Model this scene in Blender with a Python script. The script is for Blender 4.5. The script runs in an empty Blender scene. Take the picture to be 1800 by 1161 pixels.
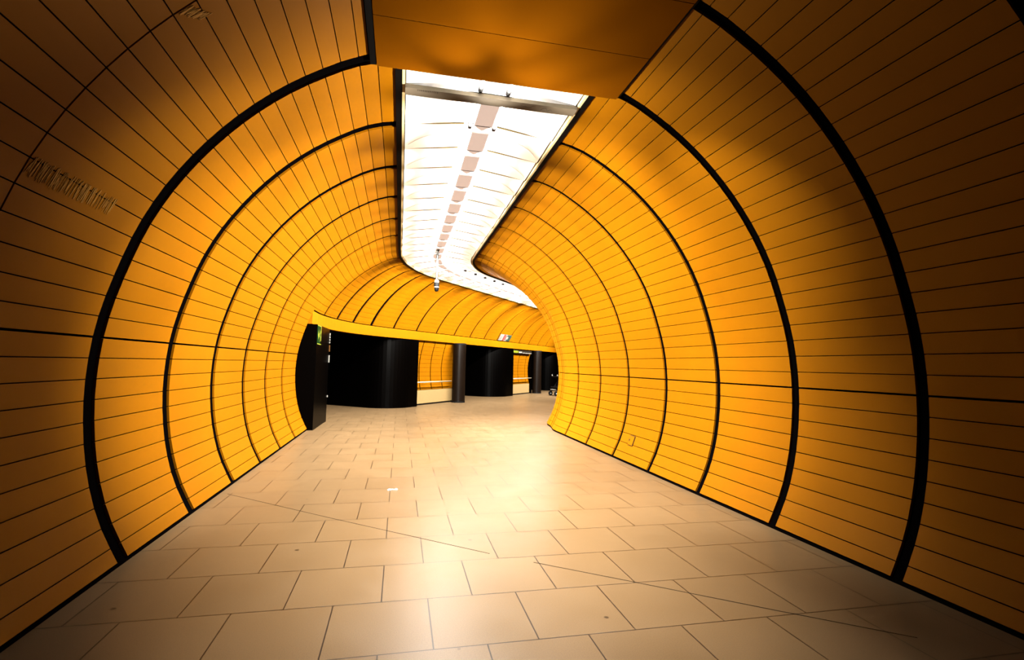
import bpy, bmesh, math, random
from mathutils import Vector, Matrix
random.seed(7)
C = bpy.context.scene.collection
S = 1.5                       # metres per eye height; every plan figure below is in eye heights
F, YAW, PITCH, ROLL = 894.0, .2153, .0687, .0206

# ------------------------------------------------------------------ camera
def basis():
    cy, sy, cp, sp = math.cos(YAW), math.sin(YAW), math.cos(PITCH), math.sin(PITCH)
    f = Vector((sy*cp, cy*cp, sp)); r = Vector((cy, -sy, 0)); u = r.cross(f)
    cr, sr = math.cos(ROLL), math.sin(ROLL)
    return f, cr*r + sr*u, -sr*r + cr*u
FW, RT, UP = basis()
cam = bpy.data.cameras.new('camera'); co = bpy.data.objects.new('camera', cam); C.objects.link(co)
m3 = Matrix((RT, UP, -FW)).transposed(); co.matrix_world = Matrix.Translation((0, 0, S)) @ m3.to_4x4()
cam.sensor_width = 36; cam.lens = 36*F/1800; cam.clip_start = .02; cam.clip_end = 200
bpy.context.scene.camera = co

# ------------------------------------------------------------------ materials
def mat(name, col, rough=.5, spec=.5, metal=0, bump=0, vary=0, scale=8, emit=None, es=0, coat=0):
    m = bpy.data.materials.new(name); m.use_nodes = True
    nt = m.node_tree; b = nt.nodes['Principled BSDF']
    b.inputs['Base Color'].default_value = (*col, 1); b.inputs['Roughness'].default_value = rough
    b.inputs['Specular IOR Level'].default_value = spec; b.inputs['Metallic'].default_value = metal
    if coat: b.inputs['Coat Weight'].default_value = coat; b.inputs['Coat Roughness'].default_value = .15
    if emit: b.inputs['Emission Color'].default_value = (*emit, 1); b.inputs['Emission Strength'].default_value = es
    if vary or bump:
        tc = nt.nodes.new('ShaderNodeTexCoord'); n = nt.nodes.new('ShaderNodeTexNoise')
        n.inputs['Scale'].default_value = scale; n.inputs['Detail'].default_value = 5
        nt.links.new(tc.outputs['Object'], n.inputs['Vector'])
        if vary:
            mx = nt.nodes.new('ShaderNodeMix'); mx.data_type = 'RGBA'
            mx.inputs[6].default_value = (*[c*(1-vary) for c in col], 1); mx.inputs[7].default_value = (*[min(1, c*(1+vary)) for c in col], 1)
            nt.links.new(n.outputs['Fac'], mx.inputs[0]); nt.links.new(mx.outputs[2], b.inputs['Base Color'])
        if bump:
            bp = nt.nodes.new('ShaderNodeBump'); bp.inputs['Strength'].default_value = bump; bp.inputs['Distance'].default_value = .004
            nt.links.new(n.outputs['Fac'], bp.inputs['Height']); nt.links.new(bp.outputs['Normal'], b.inputs['Normal'])
    return m

def floor_mat():
    m = bpy.data.materials.new('beige_stone_tiles'); m.use_nodes = True
    nt = m.node_tree; N = nt.nodes.new; L = nt.links.new; b = nt.nodes['Principled BSDF']
    tc = N('ShaderNodeTexCoord')
    mp = N('ShaderNodeMapping'); mp.inputs['Location'].default_value = (.04075*S, -1.864*S, 0)
    L(tc.outputs['Object'], mp.inputs['Vector'])
    br = N('ShaderNodeTexBrick'); L(mp.outputs['Vector'], br.inputs['Vector'])
    br.offset = .5; br.offset_frequency = 2; br.squash = 1; br.squash_frequency = 1
    br.inputs['Scale'].default_value = 1; br.inputs['Brick Width'].default_value = .3825*S; br.inputs['Row Height'].default_value = .3945*S
    br.inputs['Mortar Size'].default_value = .0038; br.inputs['Mortar Smooth'].default_value = .0; br.inputs['Bias'].default_value = 0
    br.inputs['Color1'].default_value = (.0455, .0288, .0140, 1); br.inputs['Color2'].default_value = (.042, .0266, .0129, 1)
    br.inputs['Mortar'].default_value = (.003, .002, .001, 1)
    n1 = N('ShaderNodeTexNoise'); n1.inputs['Scale'].default_value = 160; n1.inputs['Detail'].default_value = 4
    n2 = N('ShaderNodeTexNoise'); n2.inputs['Scale'].default_value = 2.2; n2.inputs['Detail'].default_value = 5
    vo = N('ShaderNodeTexVoronoi'); vo.inputs['Scale'].default_value = 2.1; vo.inputs['Randomness'].default_value = 1
    for n in (n1, n2, vo): L(tc.outputs['Object'], n.inputs['Vector'])
    r1 = N('ShaderNodeMapRange'); r1.inputs[1].default_value = .25; r1.inputs[2].default_value = .6; r1.inputs[3].default_value = .70; r1.inputs[4].default_value = 1.06
    L(n1.outputs['Fac'], r1.inputs[0])
    r2 = N('ShaderNodeMapRange'); r2.inputs[1].default_value = .3; r2.inputs[2].default_value = .7; r2.inputs[3].default_value = .95; r2.inputs[4].default_value = 1.04
    L(n2.outputs['Fac'], r2.inputs[0])
    r3 = N('ShaderNodeMapRange'); r3.inputs[1].default_value = .028; r3.inputs[2].default_value = .042; r3.inputs[3].default_value = .25; r3.inputs[4].default_value = 1
    L(vo.outputs['Distance'], r3.inputs[0])            # chewing-gum spots
    a = N('ShaderNodeMath'); a.operation = 'MULTIPLY'; L(r1.outputs[0], a.inputs[0]); L(r2.outputs[0], a.inputs[1])
    a2 = N('ShaderNodeMath'); a2.operation = 'MULTIPLY'; L(a.outputs[0], a2.inputs[0]); L(r3.outputs[0], a2.inputs[1])
    mx = N('ShaderNodeMix'); mx.data_type = 'RGBA'; mx.blend_type = 'MULTIPLY'; mx.inputs[0].default_value = 1
    L(br.outputs['Color'], mx.inputs[6]); L(a2.outputs[0], mx.inputs[7]); L(mx.outputs[2], b.inputs['Base Color'])
    rr = N('ShaderNodeMapRange'); rr.inputs[1].default_value = .3; rr.inputs[2].default_value = .7; rr.inputs[3].default_value = .30; rr.inputs[4].default_value = .36
    L(n2.outputs['Fac'], rr.inputs[0]); L(rr.outputs[0], b.inputs['Roughness'])
    bp = N('ShaderNodeBump'); bp.inputs['Strength'].default_value = .35; bp.inputs['Distance'].default_value = .002; bp.invert = True
    L(br.outputs['Fac'], bp.inputs['Height']); L(bp.outputs['Normal'], b.inputs['Normal'])
    b.inputs['Specular IOR Level'].default_value = .12
    return m

M = dict(
    yellow=mat('amber_enamel_lath', (.073, .025, .00013), .55, .015, vary=.06, scale=3, bump=.12),
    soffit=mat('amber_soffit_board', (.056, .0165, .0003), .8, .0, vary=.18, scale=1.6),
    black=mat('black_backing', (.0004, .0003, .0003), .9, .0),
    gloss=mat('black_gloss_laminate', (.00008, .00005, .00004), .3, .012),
    trim=mat('black_edge_trim', (.0005, .0004, .0003), .7, .02),
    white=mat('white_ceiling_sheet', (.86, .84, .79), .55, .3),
    seam=mat('brown_seam_strip', (.13, .095, .04), .7, .02), fold=mat('grey_fold_shading', (.62, .60, .56), .7, .02),
    plate=mat('lamp_cover_plate', (.22, .18, .155), .5, .05, emit=(1, .78, .66), es=.62),
    beam=mat('greige_metal_beam', (.06, .048, .033), .5, .03, vary=.15, scale=12),
    cream=mat('cream_edge_frame', (.25, .19, .09), .5, .1),
    dark=mat('dark_socket_plastic', (.003, .002, .001), .5, .1),
    tube=mat('fluorescent_tube', (1, 1, 1), .4, .3, emit=(1, .96, .90), es=290),
    tubedim=mat('fluorescent_tube_dim', (1, 1, 1), .4, .3, emit=(1, .96, .90), es=290),
    plinth=mat('pale_stone_plinth', (.09, .06, .025), .5, .07, vary=.06, scale=9),
    steel=mat('brushed_steel', (.12, .10, .07), .5, .1),
    column=mat('dark_brown_column', (.0012, .0006, .0003), .35, .05, vary=.5, scale=7),
    wht=mat('white_paint', (.062, .058, .05), .5), red=mat('red_paint', (.05, .005, .003), .5),
    green=mat('dark_green_paint', (.0006, .007, .0035), .5), lime=mat('lime_symbol', (.04, .045, .003), .5, .05),
    egreen=mat('exit_green', (.0004, .0045, .0004), .5, .02),
    grey=mat('grey_print', (.045, .042, .036), .5), paper=mat('white_paper', (.075, .07, .06), .7),
    cloth=mat('black_fabric', (.0006, .0005, .0005), .8, .02), rubber=mat('black_rubber', (.0006, .0006, .0006), .7, .05),
    chrome=mat('pale_metal', (.12, .12, .12), .4, .2), joint=mat('dark_joint_filler', (.003, .002, .001), .8, .02),
    scuff=mat('bare_scuffed_enamel', (.15, .07, .012), .7, .02),
    stain=mat('scratched_enamel', (.03, .012, .002), .7, .05, .2), floor=floor_mat())

# ------------------------------------------------------------------ mesh helpers (eye-height units in, metres out)
def W(p): return Vector((p[0]*S, p[1]*S, (p[2]+1)*S))
def link(name, bm, m, parent=None, smooth=False, world=False):
    me = bpy.data.meshes.new(name)
    bmesh.ops.recalc_face_normals(bm, faces=bm.faces); bm.to_mesh(me); bm.free()
    if smooth:
        for p in me.polygons: p.use_smooth = True
    me.materials.append(m if not isinstance(m, str) else M[m])
    o = bpy.data.objects.new(name, me); C.objects.link(o)
    if parent is not None:
        o.parent = parent
        if world: o.matrix_parent_inverse = parent.matrix_basis.inverted()
    return o
def hexa(bm, c):           # eight corners: bottom ring then top ring
    v = [bm.verts.new(p) for p in c]
    for f in ((0, 1, 2, 3), (7, 6, 5, 4), (0, 4, 5, 1), (1, 5, 6, 2), (2, 6, 7, 3), (3, 7, 4, 0)): bm.faces.new([v[i] for i in f])
def box(bm, x0, x1, y0, y1, z0, z1): # metres
    hexa(bm, [Vector(p) for p in ((x0, y0, z0), (x1, y0, z0), (x1, y1, z0), (x0, y1, z0), (x0, y0, z1), (x1, y0, z1), (x1, y1, z1), (x0, y1, z1))])
def sweep(bm, rows, closed=False):   # rows of points -> skin
    vs = [[bm.verts.new(p) for p in r] for r in rows]
    n = len(rows[0])
    for a, b in zip(vs[:-1], vs[1:]):
        for i in range(n if closed else n-1):
            bm.faces.new((a[i], a[(i+1) % n], b[(i+1) % n], b[i]))
    if closed:
        bm.faces.new(vs[0]); bm.faces.new(vs[-1][::-1])
def tube(bm, pts, r, n=12):
    pts = [Vector(p) for p in pts]; rows = []
    rs = r if isinstance(r, (list, tuple)) else [r]*len(pts)
    for i, p in enumerate(pts):
        d = (pts[min(i+1, len(pts)-1)] - pts[max(i-1, 0)]).normalized()
        a = d.cross(Vector((0, 0, 1)) if abs(d.z) < .9 else Vector((1, 0, 0))).normalized(); b = d.cross(a)
        rows.append([p + rs[i]*(math.cos(2*math.pi*k/n)*a + math.sin(2*math.pi*k/n)*b) for k in range(n)])
    sweep(bm, rows, True)
def prism(bm, poly, z0, z1):         # plan polygon in metres
    b = [bm.verts.new((x, y, z0)) for x, y in poly]; t = [bm.verts.new((x, y, z1)) for x, y in poly]
    bm.faces.new(b[::-1]); bm.faces.new(t); n = len(poly)
    for i in range(n): bm.faces.new((b[i], b[(i+1) % n], t[(i+1) % n], t[i]))
def thing(name, label, cat, loc, group=None, rot=None):
    o = bpy.data.objects.new(name, None); C.objects.link(o); o.empty_display_size = .1
    o.location = loc
    if rot is not None: o.rotation_euler = rot
    return tag(o, label, cat, group)
def tag(o, label=None, cat=None, group=None, kind=None):
    if label: o['label'] = label
    if cat: o['category'] = cat
    if group: o['group'] = group
    if kind: o['kind'] = kind
    return o
NB = bmesh.new

# ------------------------------------------------------------------ plan of the tunnel: straight, bend to the right, straight
CX = .5335; CY = 8.1; CR = 3.383; BEND = .6458
CC = Vector((CX+CR, CY)); S1 = CY; S2 = CY+CR*BEND
def frame(s):
    if s <= S1: return Vector((CX, s)), Vector((0, 1)), Vector((-1, 0))
    th = min((s-S1)/CR, BEND)
    t = Vector((math.sin(th), math.cos(th))); n = Vector((-math.cos(th), math.sin(th)))
    c = CC + n*CR
    if s > S2: c = c + t*(s-S2)
    return c, t, n
def P(s, off, z):           # off > 0 is left of the centre line
    c, t, n = frame(s)
    if off < -.63 and s > 7.5:              # the right wall flares back where it rounds the corner
        w = min(1, (s-7.5)/.7); off -= .11*w*w*(3-2*w)*min(1, (-off-.63)/1.1)
    q = c + n*off
    return W((q.x, q.y, z))
PROF = [(1.795, -1.0), (1.838, -.916), (1.880, -.829), (1.914, -.743), (1.942, -.646), (1.964, -.554), (1.981, -.447), (1.991, -.355), (1.998, -.263),
        (2.0, -.165), (1.997, -.067), (1.989, .033), (1.976, .133), (1.957, .23), (1.934, .32), (1.906, .415), (1.873, .518), (1.838, .617), (1.798, .71),
        (1.75, .806), (1.697, .899), (1.637, .989), (1.573, 1.077), (1.503, 1.162), (1.428, 1.245), (1.347, 1.325), (1.262, 1.40), (1.172, 1.47),
        (1.078, 1.535), (.98, 1.595), (.88, 1.652), (.762, 1.703), (.6165, 1.735)]
def arc_table():
    d = [0]
    for a, b in zip(PROF[:-1], PROF[1:]): d.append(d[-1] + math.dist(a, b))
    return d
ARC = arc_table()
def at_arc(a):
    a = min(max(a, 0), ARC[-1])
    for i in range(len(ARC)-1):
        if a <= ARC[i+1]:
            f = (a-ARC[i])/(ARC[i+1]-ARC[i]); p, q = PROF[i], PROF[i+1]
            return (p[0]+(q[0]-p[0])*f, p[1]+(q[1]-p[1])*f)
    return PROF[-1]
def arc_of_z(z):
    for i in range(len(ARC)-1):
        if PROF[i][1] <= z <= PROF[i+1][1]: return ARC[i] + (ARC[i+1]-ARC[i])*(z-PROF[i][1])/(PROF[i+1][1]-PROF[i][1])
    return ARC[-1]
def prof_off(z): return at_arc(arc_of_z(z))[0]
def nrm(a):                 # outward normal of the profile (off, z)
    p, q = at_arc(max(a-.05, 0)), at_arc(min(a+.05, ARC[-1]))
    dx, dz = q[0]-p[0], q[1]-p[1]; l = math.hypot(dx, dz)
    return (dz/l, -dx/l)
NL = 33
LA = [ARC[-1]*i/NL for i in range(NL+1)]
RIBS = [2.868+.83*k for k in range(-4, 7)] + [S1+CR*th for th in (.11, .2435, .377, .511)] + [S2+.09+.84*k for k in range(0, 14)]
K0 = 4                      # RIBS[4] is the first wide rib
def steps(a, b):
    if b <= 7.45 or a >= S2: return [a, b]
    n = max(2, int((b-a)/.12)); return [a+(b-a)*i/n for i in range(n+1)]
TH, GAP = .014, .0026       # lath thickness and half the joint between laths
def bay(parent, side, sa, sb, a0, a1, seam=None, skip=()):
    bm = NB(); st = steps(sa, sb)
    for i in range(NL):
        l0, l1 = max(LA[i], a0), min(LA[i+1], a1)
        if l1-l0 < .02 or i in skip: continue
        g0 = GAP*(2.2 if i == seam else 1); g1 = GAP*(2.2 if i+1 == seam else 1)
        l0 += g0; l1 -= g1
        (x0, z0), (x1, z1) = at_arc(l0), at_arc(l1); nx, nz = nrm((l0+l1)/2)
        rows = [[P(s, side*x0, z0), P(s, side*x1, z1), P(s, side*(x1+nx*TH), z1+nz*TH), P(s, side*(x0+nx*TH), z0+nz*TH)] for s in st]
        sweep(bm, rows, True)
    return link('cladding_panel', bm, 'yellow', parent)
def shell(name, side, s0, s1, a0, a1):
    bm = NB(); o0, o1 = .0150, .035; n = 40
    ss = []
    s = s0
    while s < s1-1e-6:
        ss.append(s); s += .1 if 7.4 < s < S2 else .4
    ss.append(s1)
    prof = [(lambda p, q: ((p[0]+q[0]*o0, p[1]+q[1]*o0), (p[0]+q[0]*o1, p[1]+q[1]*o1)))(at_arc(a0+(a1-a0)*i/n), nrm(a0+(a1-a0)*i/n)) for i in range(n+1)]
    ring = [p[0] for p in prof] + [p[1] for p in prof[::-1]]
    ring = [(x, max(z, -1.0)) for x, z in ring]
    sweep(bm, [[P(s, side*x, z) for x, z in ring] for s in ss], True)
    return tag(link(name, bm, 'black'), kind='structure')
A_FL = arc_of_z(-.978); A_TOP = ARC[-1]; A_PAN = arc_of_z(1.7035)
A_HEAD = arc_of_z(.745)
S_PAN = 2.905
# ---- left wall, full height as far as the bend
wl = shell('wall_left', 1, RIBS[0], RIBS[K0+6], 0, A_TOP)
for k in range(0, K0+6):
    a, b = RIBS[k], RIBS[k+1]
    ga = .004 if k < K0 else .047; gb = .004 if k+1 < K0 else .047
    if k == K0+5: gb = 0
    bay(wl, 1, a+ga, b-gb, A_FL, A_PAN if k < K0 else A_TOP, seam=11)
# ---- right wall all round the bend
wr = shell('wall_right', -1, RIBS[0], RIBS[-1], 0, A_TOP)
RR = RIBS[:K0+7] + [8.06] + RIBS[K0+7:]
for k in range(0, len(RR)-1):
    a, b = RR[k], RR[k+1]; g = .031 if b < S1+.3 else .028
    bay(wr, -1, a+g, b-g, A_FL, A_PAN if k < K0 else A_TOP, seam=9)
# ---- the far wall above the shop openings
wf = shell('wall_far', 1, RIBS[K0+6]+.001, RIBS[-1], A_HEAD-.03, A_TOP)
for k in range(K0+6, len(RIBS)-1):
    bay(wf, 1, RIBS[k]+(.0 if k == K0+6 else .032), RIBS[k+1]-.032, A_HEAD, A_TOP)

# ------------------------------------------------------------------ floor
bm = NB(); vs = [bm.verts.new(W((x, y, -1))) for x, y in ((-8, -1.2), (9, -1.2), (24, 12), (24, 34), (-8, 34))]; bm.faces.new(vs)
r = bmesh.ops.extrude_face_region(bm, geom=bm.faces[:]); bmesh.ops.translate(bm, verts=[v for v in r['geom'] if isinstance(v, bmesh.types.BMVert)], vec=(0, 0, -.05))
tag(link('floor', bm, 'floor'), kind='structure')
def strip(name, pts, w, mt, h=.0012):
    bm = NB(); rows = []
    P2 = [Vector((x*S, y*S)) for x, y in pts]
    for i, p in enumerate(P2):
        d = (P2[min(i+1, len(P2)-1)]-P2[max(i-1, 0)]).normalized(); n = Vector((-d.y, d.x))*w
        rows.append([Vector((p.x+n.x, p.y+n.y, .0002)), Vector((p.x+n.x, p.y+n.y, h)), Vector((p.x-n.x, p.y-n.y, h)), Vector((p.x-n.x, p.y-n.y, .0002))])
    sweep(bm, rows, True); return tag(link(name, bm, mt), kind='structure')
strip('trim_1', [(-1.215, 4.212), (-.35, 3.45), (.50, 2.725)], .0028, 'joint')
strip('trim_2', [(.70, 2.572), (1.073, 2.289), (1.579, 1.898), (1.95, 1.62)], .0032, 'joint')

# ------------------------------------------------------------------ slot edges, soffit panels, ceiling
def rail(name, side, o0, o1, z0, z1, s0, s1, mt, parent=None):
    bm = NB(); ss = [s0]
    s = s0
    while s < s1:
        s += .08 if S1-.15 < s < S2 else .5
        ss.append(min(s, s1))
    sweep(bm, [[P(s, side*o0, z0), P(s, side*o1, z0), P(s, side*o1, z1), P(s, side*o0, z1)] for s in ss], True)
    return link(name, bm, mt, parent)
S_END = 16.6
for side, w in ((1, .037), (-1, .030)):
    t = tag(rail('trim_%d' % (3 if side > 0 else 4), side, .6165-w, .620, 1.722, 1.775, S_PAN-.6, S_END, 'trim'), kind='structure')
    rail('inner_frame', side, .6165-w-.018, .6165-w-.001, 1.727, 1.775, S_PAN-.6, S_END, 'cream', t)
tag(rail('trim_5', 1, .7215, .756, 1.692, 1.735, RIBS[0], RIBS[K0]+.03, 'trim'), kind='structure')
tag(rail('trim_6', -1, .7465, .757, 1.692, 1.735, RIBS[0], RIBS[K0]+.02, 'trim'), kind='structure')
# soffit boards that close the slot above the camera
seams = [-.45, .31, .75, 1.166, 1.597, 2.024, 2.463, 2.905]
place = ['dark amber soffit board overhead, fourth back from the open light slot', '', '', '', 'amber soffit board overhead, third back from the open light slot',
         'amber soffit board overhead, second back from the open light slot', 'amber soffit board whose edge closes the near end of the light slot']
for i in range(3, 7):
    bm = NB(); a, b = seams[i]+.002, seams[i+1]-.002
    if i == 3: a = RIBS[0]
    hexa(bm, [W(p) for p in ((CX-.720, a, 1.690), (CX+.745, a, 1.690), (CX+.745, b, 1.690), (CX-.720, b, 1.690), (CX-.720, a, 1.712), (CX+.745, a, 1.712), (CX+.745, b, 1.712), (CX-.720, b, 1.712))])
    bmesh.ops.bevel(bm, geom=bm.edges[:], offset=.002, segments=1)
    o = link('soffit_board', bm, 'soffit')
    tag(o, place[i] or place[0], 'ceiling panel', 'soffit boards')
# ceiling sheets of the slot; one per lamp bay, folded down at its two outer corners
BP = .4385
cb = NB(); ss = [S_PAN-.6]
while ss[-1] < S_END: ss.append(ss[-1] + (.1 if S1-.2 < ss[-1] < S2 else .4))
sweep(cb, [[P(s, o, z) for o, z in ((.60, 1.775), (.13, 1.845), (-.13, 1.845), (-.60, 1.775), (-.60, 1.80), (-.13, 1.87), (.13, 1.87), (.60, 1.80))] for s in ss], True)
ceiling = tag(link('ceiling', cb, 'trim'), kind='structure')
bays = [(2.36, 3.247), (3.247, 3.69)]
while bays[-1][1] < S_END-.5: bays.append((bays[-1][1], bays[-1][1]+BP))
for a, b in bays:
    bm = NB(); g = .006
    a += g; b -= g
    for sd in (1, -1):
        n = 6; rows = []
        for i in range(n+1):
            s = a+(b-a)*i/n; f = i/n; row = []
            for o in (.555, .50, .44, .38, .32, .26, .20, .12):
                z = 1.752 + .052*(.555-o)/.435
                fold = .016*max(0, f - 1 + (o-.18)/.40)   # corner fold along a curved crease
                row.append(P(s, sd*o, z-fold))
            rows.append(row)
        sweep(bm, rows)
    rows = [[P(a+(b-a)*i/3, .12, 1.804), P(a+(b-a)*i/3, -.12, 1.804)] for i in range(4)]
    sweep(bm, rows)
    link('ceiling_sheet', bm, 'white', ceiling)
    if a > 3.3 and b < 13:
        bm = NB()
        for sd in (1, -1):
            rows = []
            for o in (.575, .46, .34, .22, .125):
                z = 1.752 + .052*(.555-o)/.435 - .012
                rows.append([P(a-g-.002, sd*o, z), P(a-g+.002, sd*o, z), P(a-g+.002, sd*o, z+.010), P(a-g-.002, sd*o, z+.010)])
            sweep(bm, rows, True)
        link('seam_strip', bm, 'seam', ceiling)
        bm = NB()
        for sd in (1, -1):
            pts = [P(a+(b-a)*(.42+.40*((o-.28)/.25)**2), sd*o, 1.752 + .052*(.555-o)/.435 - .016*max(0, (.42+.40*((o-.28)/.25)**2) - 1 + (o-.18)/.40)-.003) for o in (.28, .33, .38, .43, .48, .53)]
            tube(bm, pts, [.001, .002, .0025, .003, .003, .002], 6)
        link('fold_shade', bm, 'fold', ceiling)  # thin grey tubes draw the faint shading along each fold
# cross beam
bm = NB(); hexa(bm, [P(s, o, z) for s, o, z in ((3.125, .56, 1.708), (3.125, -.566, 1.708), (3.215, -.566, 1.708), (3.215, .56, 1.708), (3.125, .56, 1.734), (3.125, -.566, 1.734), (3.215, -.566, 1.734), (3.215, .56, 1.734))])
bmesh.ops.bevel(bm, geom=bm.edges[:], offset=.003, segments=1)
beam = tag(link('cross_beam', bm, 'beam'), 'grey-beige metal beam spanning the light slot near its front end', 'beam')
bm = NB(); random.seed(3)
for x0, n in ((.72, 7), (.86, 6)):
    pts = [W((x0+.016*i, 3.145+random.uniform(0, .045), 1.7076)) for i in range(n)]
    tube(bm, pts, .0016, 5)
tag(link('scribble', bm, 'dark', beam), 'faint dark scribble'); 
bm = NB(); 
for i in range(12): box(bm, (.05+.011*i)*S, (.054+.011*i)*S, 3.13*S, 3.15*S, (1.7068+1)*S, (1.7079+1)*S)
link('vent_slots', bm, 'dark', beam)

# ------------------------------------------------------------------ lamps
lamp_s = [2.915] + [(a+b)/2-.02 for a, b in bays[1:]]
def lamp_meshes(L):
    d = {}
    def mk(k, f, m, sm=False):
        bm = NB(); f(bm); me = bpy.data.meshes.new(k); bmesh.ops.recalc_face_normals(bm, faces=bm.faces); bm.to_mesh(me); bm.free(); me.materials.append(M[m])
        if sm:
            for p in me.polygons: p.use_smooth = True
        d[k] = me
    def plate(bm): box(bm, -.1, .1, -L/2+.03, L/2-.14, -.012, .004); box(bm, -.05, .05, -L/2+.03, L/2-.14, .004, .085)
    def cap(bm): prism(bm, [(-.10, L/2-.139), (.10, L/2-.139), (0, L/2-.03)], -.010, .002)
    def lip(bm): box(bm, -.105, .105, L/2-.150, L/2-.1405, -.016, -.0125)
    mk('cover_plate', plate, 'plate'); mk('end_point', cap, 'plate'); mk('end_lip', lip, 'beam')
    return d
LM = lamp_meshes(BP*S)
def tube_mesh(L, m):
    bm = NB(); tube(bm, [(0, -L/2, 0), (0, L/2, 0)], .013, 10); me = bpy.data.meshes.new('tube'); bm.to_mesh(me); bm.free(); me.materials.append(M[m])
    for p in me.polygons: p.use_smooth = True
    return me
TL = .50
T_BR, T_DM = tube_mesh(TL, 'tube'), tube_mesh(TL, 'tubedim')
bm = NB(); tube(bm, [(0, -.03, 0), (0, .03, 0)], .024, 12); me_s = bpy.data.meshes.new('socket'); bm.to_mesh(me_s); bm.free(); me_s.materials.append(M['dark'])
ordn = ['second', 'third', 'fourth', 'fifth', 'sixth', 'seventh', 'eighth', 'ninth', 'tenth', 'eleventh', 'twelfth']
for i, s in enumerate(lamp_s):
    if s > 15.5: break
    c, t, n = frame(s); loc = W((c.x, c.y, 1.742)); ang = -math.atan2(t.x, t.y)
    if i == 0: lab = 'lamp fitting between soffit board and cross beam, both tubes and dark sockets showing'
    elif i <= 11: lab = '%s lamp fitting from the near end of the straight light slot' % ordn[i-1]
    else: lab = 'lamp fitting number %s along the slot where it bends right' % (i-11)
    if i > 11:
        lab = ('first', 'second', 'third', 'fourth', 'fifth', 'sixth', 'seventh', 'eighth', 'ninth', 'tenth', 'eleventh', 'twelfth', 'thirteenth', 'fourteenth', 'fifteenth', 'sixteenth', 'seventeenth', 'eighteenth')[i-12] + ' lamp fitting from the start of the slot\'s bend to the right'
    o = thing('lamp_fitting', lab, 'lamp', loc, 'lamp fittings in the light slot', (0, 0, ang))
    def ch(name, me, x=0, y=0, z=0):
        q = bpy.data.objects.new(name, me); C.objects.link(q); q.parent = o; q.location = (x, y, z); return q
    ch('cover_plate', LM['cover_plate'])
    if i > 0: ch('end_point', LM['end_point']); ch('end_lip', LM['end_lip'])
    for sx in (-1, 1):
        x = sx*.135; y = -.02 if i else 0
        ch('tube', T_DM if i == 0 else T_BR, x, y, .012)
        if i < 2:
            ch('socket', me_s, x, y-TL/2-.031, .012); ch('socket', me_s, x, y+TL/2+.031, .012)

# ------------------------------------------------------------------ far side of the junction: header, pillar, passages, recesses
def q(u, v, z):             # junction frame: u across (away from us), v along the far wall
    th = BEND; t = Vector((math.sin(th), math.cos(th))); n = Vector((-math.cos(th), math.sin(th)))
    a = CC + n*u + t*v
    return W((a.x, a.y, z))
HO = 1.805
bm = NB(); ss = [RIBS[K0+6]+.004]
while ss[-1] < RIBS[-1]-.3: ss.append(ss[-1] + (.1 if S1-.2 < ss[-1] < S2 else .4))
sweep(bm, [[P(s, HO-.004, .54), P(s, HO+.10, .54), P(s, HO+.10, .735), P(s, HO-.004, .735)] for s in ss], True)
tag(link('trim_7', bm, 'yellow'), kind='structure')
# black pillar that ends the left wall
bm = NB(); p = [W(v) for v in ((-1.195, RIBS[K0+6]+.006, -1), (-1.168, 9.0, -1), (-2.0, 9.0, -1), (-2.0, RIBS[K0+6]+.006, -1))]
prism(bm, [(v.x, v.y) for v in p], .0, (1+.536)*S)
pil = tag(link('wall_pillar', bm, 'gloss'), kind='structure')
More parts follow.
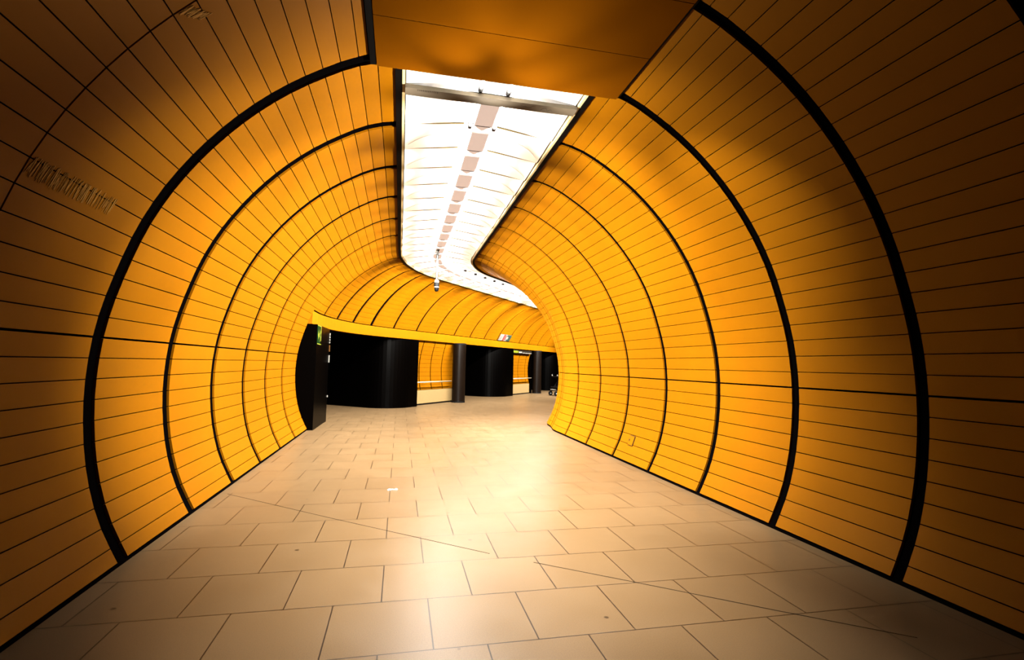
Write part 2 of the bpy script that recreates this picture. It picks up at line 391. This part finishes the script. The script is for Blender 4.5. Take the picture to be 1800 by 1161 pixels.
# rounded black corner blocks and black passages
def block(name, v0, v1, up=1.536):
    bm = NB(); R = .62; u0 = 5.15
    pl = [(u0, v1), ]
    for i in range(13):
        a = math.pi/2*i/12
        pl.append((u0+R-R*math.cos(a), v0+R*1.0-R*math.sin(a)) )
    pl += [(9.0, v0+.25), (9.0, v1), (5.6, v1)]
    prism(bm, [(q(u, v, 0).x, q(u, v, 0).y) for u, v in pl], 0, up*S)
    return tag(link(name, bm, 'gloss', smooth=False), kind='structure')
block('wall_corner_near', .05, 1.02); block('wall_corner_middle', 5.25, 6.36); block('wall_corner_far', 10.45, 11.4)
for nm, v0, v1 in (('wall_recess_near', 1.03, 2.95), ('wall_recess_far', 6.37, 8.12)):
    # backing slab with the curved laths, plinth and rail of the recess
    bm = NB(); pl = [(5.48, v0), (5.48, v1), (5.62, v1), (5.62, v0)]
    prism(bm, [(q(u, v, 0).x, q(u, v, 0).y) for u, v in pl], 0, 1.56*S)
    w = tag(link(nm, bm, 'black'), kind='structure')
    aa, ab = arc_of_z(-.64), arc_of_z(.535)
    s0 = S2+v0; ribs = [r for r in RIBS if s0+.05 < r < S2+v1-.02]
    ribs = [s0] + [S2+v for v in ((1.40, 1.885, 2.385) if nm.endswith('near') else (6.70, 7.24, 7.85))] + [S2+v1]
    for a, b in zip(ribs[:-1], ribs[1:]):
        if b-a < .06: continue
        bay(w, 1, a+(.022 if a > s0 else 0), b-(.022 if b < S2+v1 else 0), aa, ab)
    bm = NB(); prism(bm, [(q(u, v, 0).x, q(u, v, 0).y) for u, v in ((5.315, v0), (5.315, v1), (5.47, v1), (5.47, v0))], .035*S, .35*S)
    tag(link('baseboard_'+nm[5:], bm, 'plinth'), kind='structure')
    bm = NB(); prism(bm, [(q(u, v, 0).x, q(u, v, 0).y) for u, v in ((5.325, v0), (5.325, v1), (5.47, v1), (5.47, v0))], .0, .034*S)
    tag(link('trim_%d' % (8 if nm.endswith('near') else 9), bm, 'trim'), kind='structure')
    # end face beside the next passage
    bm = NB(); prism(bm, [(q(u, v, 0).x, q(u, v, 0).y) for u, v in ((5.24, v1), (5.24, v1+.05), (9, v1+.05), (9, v1))], .0, 1.536*S)
    tag(link('wall_jamb_'+nm.split('_')[-1], bm, 'gloss'), kind='structure')
    hr = thing('handrail', 'pale handrail across the %s yellow recess above its plinth' % ('nearer' if nm.endswith('near') else 'farther'), 'handrail', q(5.2, (v0+v1)/2, -.45), 'handrails of the yellow recesses')
    bm = NB(); tube(bm, [q(5.20, v0+.01, -.45), q(5.20, v1-.36 if nm.endswith('near') else v1-.1, -.45)], .022, 12); link('rail', bm, 'steel', hr, True, True)
    for f in (.3, .8):
        v = v0+(v1-v0)*f*.8; bm = NB(); tube(bm, [q(5.21, v, -.45), q(5.26, v, -.47), q(5.365, v, -.47)], .010, 8); link('bracket', bm, 'steel', hr, True, True)
# back of the passages
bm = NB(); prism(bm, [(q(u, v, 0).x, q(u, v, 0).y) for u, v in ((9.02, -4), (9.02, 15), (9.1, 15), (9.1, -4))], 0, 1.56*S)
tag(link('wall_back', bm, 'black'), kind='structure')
# lintel slabs over the passages so that they stay dark
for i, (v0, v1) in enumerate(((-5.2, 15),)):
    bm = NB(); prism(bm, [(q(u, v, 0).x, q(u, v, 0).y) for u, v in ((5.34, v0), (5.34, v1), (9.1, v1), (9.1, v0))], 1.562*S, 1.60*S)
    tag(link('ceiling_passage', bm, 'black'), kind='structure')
# side of the first passage
bm = NB(); a, b, c_, d = P(8.98, 1.9, -1), P(8.98, 6, -1), P(8.9, 6, -1), P(8.9, 1.9, -1)
# columns
def column(lab, u, v, r):
    base = q(u, v, -1); bm = NB()
    rows = []
    for z in (.001, 1.535*S):
        rr = r*S*(1.0 if z >= .021 else 1.0)
        rows.append([Vector((math.cos(2*math.pi*k/72)*rr, math.sin(2*math.pi*k/72)*rr, z)) for k in range(72)])
    sweep(bm, rows, True)
    o = thing('column', lab, 'column', base, 'round columns below the header')
    sh = link('shaft', bm, 'column', o)
    bm = NB(); tube(bm, [(0, 0, .001), (0, 0, .05)], r*S*1.025, 40); link('base_ring', bm, 'rubber', o)
    bm = NB(); tube(bm, [(0, 0, 1.50*S), (0, 0, 1.533*S)], r*S*1.03, 40); link('collar', bm, 'rubber', o)
column('dark round column right of the nearer yellow recess', 5.06, 2.73, .17)
column('dark round column right of the farther yellow recess', 5.10, 8.32, .16)

# ------------------------------------------------------------------ signs
def quad_on(o, name, pts, m, depth=.004):
    """flat plate from corner points (metres, local) thickened along its normal"""
    pts = [Vector(p) for p in pts]; n = (pts[1]-pts[0]).cross(pts[2]-pts[0]).normalized()
    bm = NB(); b = [bm.verts.new(p) for p in pts]; t = [bm.verts.new(p+n*depth) for p in pts]
    bm.faces.new(b[::-1]); bm.faces.new(t); k = len(pts)
    for i in range(k): bm.faces.new((b[i], b[(i+1) % k], t[(i+1) % k], t[i]))
    return link(name, bm, m, o)
# exit sign on the black pillar (faces +x); local axes: y along the wall, z up
ex = thing('exit_sign', 'green escape-route sign with running figure high on the black pillar', 'sign', W((-1.1935, RIBS[K0+6]+.012, .245)))
def yz(o, name, poly, m, x, d=.003): return quad_on(o, name, [(x, y*S, z*S) for y, z in poly], m, d)
bm = NB(); box(bm, .001, .008, 0, .50*S, 0, .285*S); bmesh.ops.bevel(bm, geom=bm.edges[:], offset=.003, segments=1); link('panel', bm, 'egreen', ex)
for nm, poly in (('border', [(0, 0), (.50, 0), (.50, .014), (0, .014)]), ('border', [(0, .271), (.50, .271), (.50, .285), (0, .285)]),
                 ('arrow', [(.04, .14), (.13, .22), (.13, .17), (.20, .17), (.20, .11), (.13, .11), (.13, .06)]),
                 ('running_figure', [(.25, .05), (.28, .05), (.31, .11), (.35, .05), (.385, .06), (.335, .135), (.33, .19), (.37, .165), (.38, .185), (.325, .225), (.27, .21), (.245, .17), (.265, .16), (.285, .185), (.30, .185), (.29, .13)]),
                 ('doorway', [(.42, .03), (.47, .03), (.47, .07), (.42, .07)]), ('doorway', [(.42, .10), (.47, .10), (.47, .14), (.42, .14)]), ('doorway', [(.42, .17), (.47, .17), (.47, .21), (.42, .21)])):
    yz(ex, nm, poly, 'lime', .0085, .002)
bm = NB(); tube(bm, [(.0082, .335*S, .245*S), (.0105, .335*S, .245*S)], .03, 12); link('running_figure', bm, 'lime', ex)
# door edge of the passage behind the pillar
dj = thing('glass_door', 'narrow glass door edge with pale strip just beyond the black pillar', 'door', W((-1.172, 9.004, -1)))
bm = NB(); box(bm, -.03, .0, 0, .05, .01, 1.50*S); link('door_edge', bm, 'gloss', dj)
for z0, z1, m in ((1.30, 1.33, 'grey'), (1.345, 1.37, 'grey'), (1.385, 1.42, 'grey'), (1.43, 1.47, 'grey'), (1.16, 1.27, 'stain'), (.98, 1.10, 'wht'), (.40, .43, 'wht')):
    bm = NB(); box(bm, .0, .022, .0, .05, z0*S, z1*S); link('pale_strip', bm, m, dj)
# board on the upper wall, between two ribs
RJ = K0+6+11
sA, sB = RIBS[RJ]+.03, RIBS[RJ+1]-.02
bd = thing('sign_board', 'white, red and dark green sign board sitting on the yellow header', 'sign', P((sA+sB)/2, 1.79, .745))
def wallq(name, f0, f1, z0, z1, m, lift):
    s0, s1 = sA+(sB-sA)*f0, sA+(sB-sA)*f1
    cs = [P(s0, prof_off(z0)-lift, z0), P(s1, prof_off(z0)-lift, z0), P(s1, prof_off(z1)-lift, z1), P(s0, prof_off(z1)-lift, z1)]
    bm = NB(); hexa(bm, cs + [c + Vector((.006, -.008, 0)) for c in cs]); return link(name, bm, m, bd, False, True)
wallq('board', 0, 1, .75, .94, 'wht', .012)
wallq('print', .06, .18, .78, .90, 'grey', .022); wallq('red_panel', .32, .46, .755, .935, 'red', .022); wallq('print', .50, .56, .77, .92, 'red', .022)
wallq('green_panel', .78, 1, .755, .935, 'green', .022); wallq('green_panel', .62, .76, .88, .935, 'green', .022); wallq('print', .66, .76, .76, .80, 'green', .022)
# hanging sign under the header over the far recess
hs = thing('direction_sign', 'small dark sign with green and white fields under header of farther recess', 'sign', q(5.22, 7.15, .43))
def qbox(o, name, u0, u1, v0, v1, z0, z1, m):
    bm = NB(); hexa(bm, [q(u0, v0, z0), q(u1, v0, z0), q(u1, v1, z0), q(u0, v1, z0), q(u0, v0, z1), q(u1, v0, z1), q(u1, v1, z1), q(u0, v1, z1)]); return link(name, bm, m, o, False, True)
qbox(hs, 'case', 5.20, 5.25, 6.3, 8.02, .40, .50, 'dark')
qbox(hs, 'green_field', 5.194, 5.1995, 6.4, 6.85, .41, .48, 'lime'); qbox(hs, 'white_field', 5.194, 5.1995, 6.9, 7.15, .41, .46, 'wht'); qbox(hs, 'lower_strip', 5.194, 5.1995, 7.2, 8.0, .405, .43, 'grey')
for v in (6.5, 7.8): qbox(hs, 'hanger', 5.215, 5.235, v, v+.03, .50, .54, 'dark')

# ------------------------------------------------------------------ camera hanging in the bend
cc, tt, nn = frame(8.0)
def ray_px(px, py): return FW + RT*((px-900)/F) - UP*((py-580.5)/F)
d = ray_px(769.5, 437); k = 1.745/d.z
cam_top = W((d.x*k, d.y*k, 1.7285))
sc = thing('security_camera', 'dark camera hanging on a pale pole from the bend of the light slot', 'camera', cam_top)
bm = NB(); tube(bm, [(0, 0, 0), (0, 0, -.02)], .045, 20); link('ceiling_flange', bm, 'beam', sc, True)
for x in (-.02, .02):
    bm = NB(); tube(bm, [(x, 0, -.02), (x, 0, -.70)], .010, 10); link('pole', bm, 'dark', sc, True)
bm = NB(); box(bm, -.012, .012, -.004, .004, -.70, -.02); link('pole_web', bm, 'wht', sc)
bm = NB(); tube(bm, [(0, 0, -.70), (0, 0, -.72), (0, 0, -.76)], [.03, .05, .05], 20); link('mount', bm, 'cream', sc)
bm = NB(); tube(bm, [(0, 0, -.76), (0, 0, -.77), (0, 0, -.845), (0, 0, -.855)], [.045, .058, .058, .05], 24); link('housing', bm, 'rubber', sc)
bm = NB(); tube(bm, [(0, 0, -.855), (0, 0, -.875)], .056, 24); link('pale_ring', bm, 'wht', sc)
bm = NB(); tube(bm, [(0, 0, -.875), (0, 0, -.885), (0, 0, -.90), (0, 0, -.93), (0, 0, -.955), (0, 0, -.97)], [.04, .055, .05, .045, .036, .012], 24); link('lens_dome', bm, 'rubber', sc, True)
# small dark downlights in the far ceiling
for i, (px, py) in enumerate(((817.5, 476), (835.8, 482.5), (852.5, 488.7), (869, 494.5), (884, 500))):
    d = ray_px(px, py); k = 1.752/d.z
    o = thing('ceiling_spot', ('first', 'second', 'third', 'fourth', 'fifth')[i] + ' small dark ceiling spot from the bend, right of the lamp row', 'ceiling light', W((d.x*k, d.y*k, 1.752)), 'small spots beside the lamp row')
    bm = NB(); tube(bm, [(0, 0, -.03), (0, 0, .02)], .042, 14); link('case', bm, 'dark', o)
    bm = NB(); tube(bm, [(0, 0, -.034), (0, 0, -.0305)], .03, 14); link('lens', bm, 'beam', o)

# ------------------------------------------------------------------ small inspection hatch on the right wall
def right_wall(px, py):
    d = ray_px(px, py); k = 2.0/d.x
    for _ in range(40):
        p = d*k; k = (CX + prof_off(p.z))/d.x
    p = d*k
    return p.y, p.z
hy, hz = right_wall(1111, 775)
hl = thing('wall_hatch', 'small rectangular access hatch low on the right yellow wall', 'hatch', P(hy, -prof_off(hz), hz))
def hq(name, y0, y1, z0, z1, lift, th, m):
    cs = []
    for l in (lift, lift+th):
        for y, z in ((y0, z0), (y1, z0), (y1, z1), (y0, z1)):
            cs.append(P(hy+y, -(prof_off(hz+z)-l), hz+z))
    bm = NB(); hexa(bm, cs); return link(name, bm, m, hl, False, True)
hq('frame', -.058, .058, -.052, .052, .003, .004, 'dark'); hq('door', -.050, .050, -.046, .046, .0075, .003, 'yellow'); hq('latch', .034, .050, -.008, .014, .011, .003, 'dark')

# worn, scratched patches on the left wall
def left_wall(px, py):
    d = ray_px(px, py); k = .5
    while k < 6:
        p = d*k
        if CX-p.x >= prof_off(p.z) or p.z > 1.73: break
        k += .004
    return p.y, arc_of_z(p.z)
def scratches(pts, n, seed, m):
    random.seed(seed); bm = NB()
    for _ in range(n):
        f = random.random(); (x0, y0), (x1, y1), ht = pts
        y, a = left_wall(x0+(x1-x0)*f, y0+(y1-y0)*f)
        l = random.uniform(.3, 1)*ht; a0 = a-random.uniform(0, ht-l); w = random.uniform(.0008, .003); sl = random.uniform(-.008, .004)
        rows = []
        for lift in (.0015, .003):
            row = []
            for (yy, aa) in ((y, a0), (y+w, a0), (y+w+sl, a0-l), (y+sl, a0-l)):
                (o, z), (nx, nz) = at_arc(aa), nrm(aa); row.append(P(yy, o-nx*lift, z-nz*lift))
            rows.append(row)
        sweep(bm, rows, True)
    return link('scratch_marks', bm, m, wl)
scratches(((62, 272), (205, 350), .085), 130, 5, 'scuff'); scratches(((335, 8), (372, 22), .06), 40, 6, 'scuff')

# ------------------------------------------------------------------ pushchair half hidden in the junction, paper on the floor
d = ray_px(973, 696); k = -1/d.z
pc = thing('pushchair', 'dark pushchair with pale handles half hidden behind the right wall end', 'pushchair', W((d.x*k+.14, d.y*k, -1)), rot=(0, 0, .4))
for x in (-.28, .28):
    for y in (-.22, .22):
        bm = NB(); tube(bm, [(x, y-.025, .12), (x, y-.02, .12), (x, y+.02, .12), (x, y+.025, .12)], [.10, .12, .12, .10], 20); w_ = link('wheel', bm, 'rubber', pc)
        bm = NB(); tube(bm, [(x, y-.03, .12), (x, y+.03, .12)], .03, 10); link('hub', bm, 'chrome', w_)
for y in (-.2, .2):
    bm = NB(); tube(bm, [(-.28, y, .14), (-.05, y, .45), (.18, y, .75), (.30, y, .98)], .014, 8); link('frame_tube', bm, 'rubber', pc, True)
    bm = NB(); tube(bm, [(.28, y, .14), (.02, y, .50)], .012, 8); link('frame_tube', bm, 'rubber', pc, True)
    bm = NB(); tube(bm, [(-.18, y, .98), (-.22, y, 1.02), (-.20, y, 1.06)], .028, 10); link('handle_grip', bm, 'wht', pc, True)
bm = NB(); sweep(bm, [[Vector((x, -.19, z)), Vector((x, .19, z)), Vector((x+.02, .19, z+.05)), Vector((x+.02, -.19, z+.05))] for x, z in ((-.30, .42), (-.1, .36), (.05, .42), (.16, .7), (.2, .92))], True); link('seat', bm, 'cloth', pc)
rows = []
for i in range(9):
    a = math.pi*i/8
    rows.append([Vector((.16-.34*math.sin(a*.5)*1.0, -.2+.4*j/6, .70+.34*math.sin(a*.5+.5*math.pi*0)*math.cos(a*.25)+.02*math.sin(math.pi*j/6))) for j in range(7)] + [Vector((.18-.32*math.sin(a*.5), -.2+.4*j/6, .69+.32*math.sin(a*.5)*math.cos(a*.25))) for j in range(6, -1, -1)])
bm = NB(); sweep(bm, rows, True); link('hood', bm, 'cloth', pc)
bm = NB(); box(bm, -.36, -.22, -.14, .14, .30, .33); link('footrest', bm, 'wht', pc)
d = ray_px(690, 862); k = -1/d.z
ps = W((d.x*k, d.y*k, -1)); bm = NB()
rows = []
for i in range(7):
    f = i/6; y = .02*math.sin(3*f); rows.append([Vector((-.06+.12*f, y-.02-.012*math.sin(math.pi*f), .002)), Vector((-.06+.12*f, y, .010+.008*math.sin(9*f))), Vector((-.06+.12*f, y+.014+.02*math.sin(math.pi*f), .003)), Vector((-.06+.12*f, y, .001))])
sweep(bm, rows, True)
o = link('paper_scrap', bm, 'paper'); o.location = ps
tag(o, 'small crumpled white scrap of paper lying on the floor tiles', 'paper')

# ------------------------------------------------------------------ added spots, unseen, floating below the lamp row to shape the light
LIGHTS = [
    (3.04, 58, 70, 65, 0.69), (3.04, 58, 70, -65, 0.47), (3.04, 35, 115, 0, 5.01), (3.04, 25, 60, 180, 2.75),
    (3.04, 0, 80, 0, 9.16), (3.04, 60, 60, 70, 4.01), (3.04, 85, 60, 95, 0.38), (3.04, 100, 70, 70, 0.18),
    (3.04, 100, 70, -70, 0.19), (3.04, 100, 70, 95, 1.01), (3.04, 100, 70, -95, 0.67), (3.04, 100, 70, 145, 0.76),
    (3.04, 100, 70, -145, 0.09), (3.04, 110, 90, 95, 0.05), (3.04, 110, 90, -95, 0.08), (3.04, 110, 90, -120, 0.09),
    (3.04, 110, 90, -145, 0.13), (3.04, 75, 44, 95, 0.99), (3.04, 75, 44, -95, 1.96), (3.04, 45, 50, -70, 3.68),
    (3.04, 100, 60, 180, 0.75), (3.04, 110, 90, -160, 0.11), (3.36, 58, 70, 65, 0.41), (3.36, 44, 100, -65, 4.79),
    (3.36, 78, 60, 65, 2.65), (3.36, 78, 60, -65, 1.55), (3.36, 42, 70, 180, 0.16), (3.36, 25, 60, 180, 0.68),
    (3.36, 40, 40, 180, 0.8), (3.36, 60, 60, 95, 0.25), (3.36, 60, 60, -95, 0.28), (3.36, 85, 60, 70, 0.34),
    (3.36, 85, 60, -70, 1.59), (3.36, 100, 70, 70, 1.24), (3.36, 100, 70, -70, 1.07), (3.36, 75, 44, 95, 0.39),
    (3.36, 75, 44, -95, 0.48), (3.36, 75, 44, -120, 0.19), (3.36, 45, 50, 70, 2.41), (3.36, 45, 50, -95, 1.11),
    (3.36, 115, 90, 180, 0.3), (4.24, 58, 70, 65, 0.85), (4.24, 44, 100, 65, 4.8), (4.24, 44, 100, -65, 4.73),
    (4.24, 78, 60, 65, 3.93), (4.24, 78, 60, -65, 4.65), (4.24, 35, 115, 0, 9.33), (4.24, 80, 50, 75, 0.88),
    (4.24, 80, 50, -75, 0.15), (5.12, 44, 100, 65, 4.2), (5.12, 44, 100, -65, 2.97), (5.12, 78, 60, 65, 4.4),
    (5.12, 78, 60, -65, 4.63), (5.12, 35, 115, 0, 5.51), (5.12, 80, 50, 75, 0.34), (5.12, 80, 50, -75, 0.27),
    (5.99, 44, 100, 65, 2.94), (5.99, 44, 100, -65, 2.9), (5.99, 78, 60, 65, 4.05), (5.99, 78, 60, -65, 4.1),
    (5.99, 35, 115, 0, 4.82), (5.99, 80, 50, 75, 1.15), (5.99, 80, 50, -75, 0.98), (6.87, 44, 100, 65, 2.96),
    (6.87, 44, 100, -65, 3.33), (6.87, 78, 60, 65, 3.66), (6.87, 78, 60, -65, 3.23), (6.87, 35, 115, 0, 4.04),
    (6.87, 80, 50, 75, 1.75), (6.87, 80, 50, -75, 1.85), (7.75, 44, 100, 65, 4.72), (7.75, 44, 100, -65, 3.04),
    (7.75, 78, 60, 65, 5.39), (7.75, 35, 115, 0, 3.15), (7.75, 80, 50, -75, 4.39), (8.9, 58, 70, 65, 0.64),
    (8.9, 58, 70, -65, 0.78), (8.9, 44, 100, 65, 4.26), (8.9, 44, 100, -65, 4.04), (8.9, 78, 60, 65, 6.01),
    (8.9, 35, 115, 0, 4.81), (8.9, 80, 50, 75, 1.02), (9.8, 44, 100, 65, 2.58), (9.8, 44, 100, -65, 1.16),
    (9.8, 78, 60, 65, 4.24), (9.8, 35, 115, 0, 2.31), (9.8, 80, 50, 75, 3.78), (10.7, 58, 70, 65, 0.52),
    (10.7, 44, 100, 65, 4.59), (10.7, 78, 60, 65, 4.4), (10.7, 35, 115, 0, 1.96), (10.7, 80, 50, 75, 1.38),
    (11.7, 44, 100, 65, 1.87), (11.7, 78, 60, 65, 6.69), (11.7, 35, 115, 0, 3.35), (11.7, 80, 50, 75, 0.52),
    (12.7, 44, 100, 65, 3.71), (12.7, 78, 60, 65, 5.27), (12.7, 35, 115, 0, 5.0), (12.7, 80, 50, 75, 0.34),
    (13.7, 44, 100, 65, 2.76), (13.7, 78, 60, 65, 7.21), (13.7, 35, 115, 0, 3.44), (14.9, 58, 70, 65, 0.21),
    (14.9, 44, 100, 65, 3.72), (14.9, 78, 60, 65, 7.37), (14.9, 35, 115, 0, 0.47), (15.9, 44, 100, 65, 3.71),
    (15.9, 78, 60, 65, 5.27), (15.9, 35, 115, 0, 5.0), (15.9, 80, 50, 75, 0.34), (17.0, 44, 100, 65, 3.71),
    (17.0, 78, 60, 65, 5.27), (17.0, 35, 115, 0, 5.0), (17.0, 80, 50, 75, 0.34), (18.1, 44, 100, 65, 3.71),
    (18.1, 78, 60, 65, 5.27), (18.1, 35, 115, 0, 5.0), (18.1, 80, 50, 75, 0.34), (19.2, 44, 100, 65, 3.71),
    (19.2, 78, 60, 65, 5.27), (19.2, 35, 115, 0, 5.0), (19.2, 80, 50, 75, 0.34), (8.9, 58, 70, -65, 2.5),
    (8.9, 78, 60, -65, 2.0), (9.8, 58, 70, -65, 2.5), (9.8, 78, 60, -65, 2.0), (10.7, 58, 70, -65, 2.5),
    (10.7, 78, 60, -65, 2.0), (6.9, 30, 80, -80, 4), (7.75, 32, 80, -80, 5),]
GAIN = 9.5*88.8
for s_, tilt, cone, az, pw in [l for k in LIGHTS for l in ([k] if k[0] < 3.5 else [(k[0]-.21, *k[1:4], k[4]*.5), (k[0]+.21, *k[1:4], k[4]*.5)])]:
    c, t, n = frame(s_); a = math.radians(tilt)
    ld = bpy.data.lights.new('added_spot', 'SPOT'); ld.energy = pw*GAIN; ld.spot_size = math.radians(cone); ld.spot_blend = 1; ld.shadow_soft_size = .05
    ld.color = (1, .95, .86)
    lo = bpy.data.objects.new('added_spot', ld); C.objects.link(lo); lo.location = W((c.x, c.y, 1.40 if s_ < 3.5 else 1.60))
    h2 = t*math.cos(math.radians(az)) + n*math.sin(math.radians(az))
    lo.rotation_euler = Vector((h2.x*math.sin(a), h2.y*math.sin(a), -math.cos(a))).to_track_quat('-Z', 'Y').to_euler()
# ------------------------------------------------------------------ world and view
wd = bpy.data.worlds.new('dark'); bpy.context.scene.world = wd; wd.use_nodes = True
wd.node_tree.nodes['Background'].inputs[0].default_value = (0, 0, 0, 1); wd.node_tree.nodes['Background'].inputs[1].default_value = 0
vs_ = bpy.context.scene.view_settings
vs_.view_transform = 'Standard'; vs_.look = 'None'; vs_.gamma = 1; vs_.use_curve_mapping = False; vs_.exposure = 0
bpy.context.scene.cycles.max_bounces = 10; bpy.context.scene.cycles.diffuse_bounces = 1
